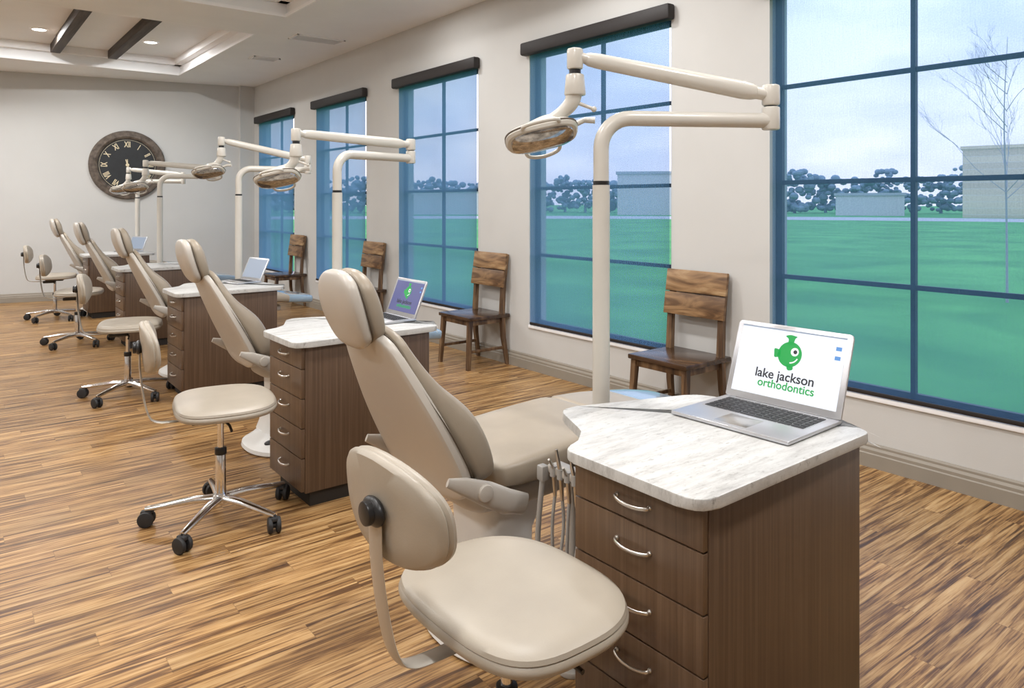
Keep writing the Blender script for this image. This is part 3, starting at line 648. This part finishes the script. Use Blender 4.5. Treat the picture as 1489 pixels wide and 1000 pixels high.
def bld(az,r,sx,sy,h,m,label):
    e=thing('building',(math.cos(R(az))*r,math.sin(R(az))*r,GZ),label,'building',rz=R(az))
    b=MB(); b.bx(-sx,sx,-sy,sy,0,h); b.fin('walls',m,e)
    b=MB(); b.bx(-sx-.2,sx+.2,-sy-.2,sy+.2,h,h+.35); b.fin('roof',M_ROOF if m is not M_BRICK else M_BRICK,e)
bld(13.8,99,4,11,7.6,M_BRICK,'tan brick building beyond the lawn')
bld(40.5,106,5,6,5.6,M_BLDW,'low pale commercial building across the road')
bld(26,108,3,4,2.6,M_BLDW,'long low pale building across the road')
bld(58,108,5,6,3.2,M_BLDW,'low pale building across the road')
def bare(x,y,h,seed):
    r=random.Random(seed); e=thing('bare_tree',(x,y,GZ+.005),'slender leafless young tree on the lawn','tree','bare lawn trees')
    b=MB(); b.tube(catmull([(0,0,0),(0,0,.1),(.03,.02,h*.35),(-.04,.03,h*.7),(.02,0,h)],5),[.028,.004],8); b.fin('trunk',M_TRUNK,e)
    b=MB()
    def br(p,d,l,rad,lev):
        q=p+d*l*.5+Vector((r.uniform(-.05,.05),r.uniform(-.05,.05),.02)); t=p+d*l+Vector((0,0,l*.1)); b.tube(catmull([p,q,t],3),[rad,rad*.4],5)
        if lev<3:
            for i in range(3):
                s_=p.lerp(t,r.uniform(.35,1)); dd=(d+Vector((r.uniform(-.7,.7),r.uniform(-.7,.7),r.uniform(-.1,.6)))).normalized(); br(s_,dd,l*.6,rad*.55,lev+1)
    for i in range(14):
        z=h*r.uniform(.38,.95); a=r.uniform(0,6.28); br(Vector((0,0,z)),Vector((math.cos(a)*.7,math.sin(a)*.7,.7)).normalized(),h*.28*(1.3-z/h),.007,0)
    b.fin('branches',M_TRUNK,e)
bare(13.9,4.5,4.4,4)

# ---------------------------------------------------------------- world
w=bpy.data.worlds.new('World'); SC.world=w; w.use_nodes=True; nt=w.node_tree; bg=nt.nodes['Background']
tc=N(nt,'ShaderNodeTexCoord'); sp=N(nt,'ShaderNodeSeparateXYZ'); nt.links.new(tc.outputs['Generated'],sp.inputs[0])
r=ramp(nt,[(.0,(.94,.80,.86)),(.10,(.88,.80,.89)),(.25,(.82,.82,.94)),(.6,(.66,.74,.94))])
nt.links.new(sp.outputs[2],r.inputs[0])
no=N(nt,'ShaderNodeTexNoise'); no.inputs['Scale'].default_value=4; no.inputs['Detail'].default_value=6
mp=N(nt,'ShaderNodeMapping'); mp.inputs['Scale'].default_value=(1,1,3); nt.links.new(tc.outputs['Generated'],mp.inputs[0]); nt.links.new(mp.outputs[0],no.inputs['Vector'])
r2=ramp(nt,[(.38,(.78,.82,.93)),(.62,(1.12,1.10,1.08))]); nt.links.new(no.outputs['Fac'],r2.inputs[0])
mx=N(nt,'ShaderNodeMix',data_type='RGBA',blend_type='MULTIPLY'); mx.inputs[0].default_value=1; nt.links.new(r.outputs[0],mx.inputs[6]); nt.links.new(r2.outputs[0],mx.inputs[7])
nt.links.new(mx.outputs[2],bg.inputs[0]); bg.inputs[1].default_value=2.0

# ---------------------------------------------------------------- lights
def area(x,y,z,p,size=.5,col=(1,.99,.985)):  # used for the modelled downlights and for added fill lamps
    l=bpy.data.lights.new('downlight_and_fill','AREA'); l.shape='DISK'; l.size=size; l.energy=p; l.color=col
    o=bpy.data.objects.new('downlight_and_fill',l); COL.objects.link(o); o.location=(x,y,z); return o
for y in (0.2,2.6,5.0): 
    for x in (-2.2,-.1,2.0): area(x,y,HR-.02,(36,42,48)[(-2.2,-.1,2.0).index(x)],.35)  # added fill lamps out of view, no fixtures modelled
for y in (1.2,3.8,6.2): area(3.3,y,H-.02,15,.25)  # added unseen fill along the window side
for y in (9.4,11.6):
    for x in (-2.2,-.5): area(x,y,HR-.02,48,.4)  # added fill for the far end, kept out of view
area(.95,11.06,HR-.02,36,.14); area(2.24,11.0,HR-.02,36,.14)
area(-4,5,H-.02,24,.5); area(-4,9,H-.02,24,.5)  # added unseen fill on the left side

# ---------------------------------------------------------------- camera
th=math.atan(824.5/1060)
cam=bpy.data.cameras.new('camera'); co=bpy.data.objects.new('camera',cam); COL.objects.link(co)
co.location=(0,0,1.5); co.rotation_euler=(math.pi/2,0,-th); cam.sensor_width=36; cam.lens=1060/1489*36; cam.shift_y=-205/1489; cam.clip_end=1000; cam.clip_start=.05
SC.camera=co
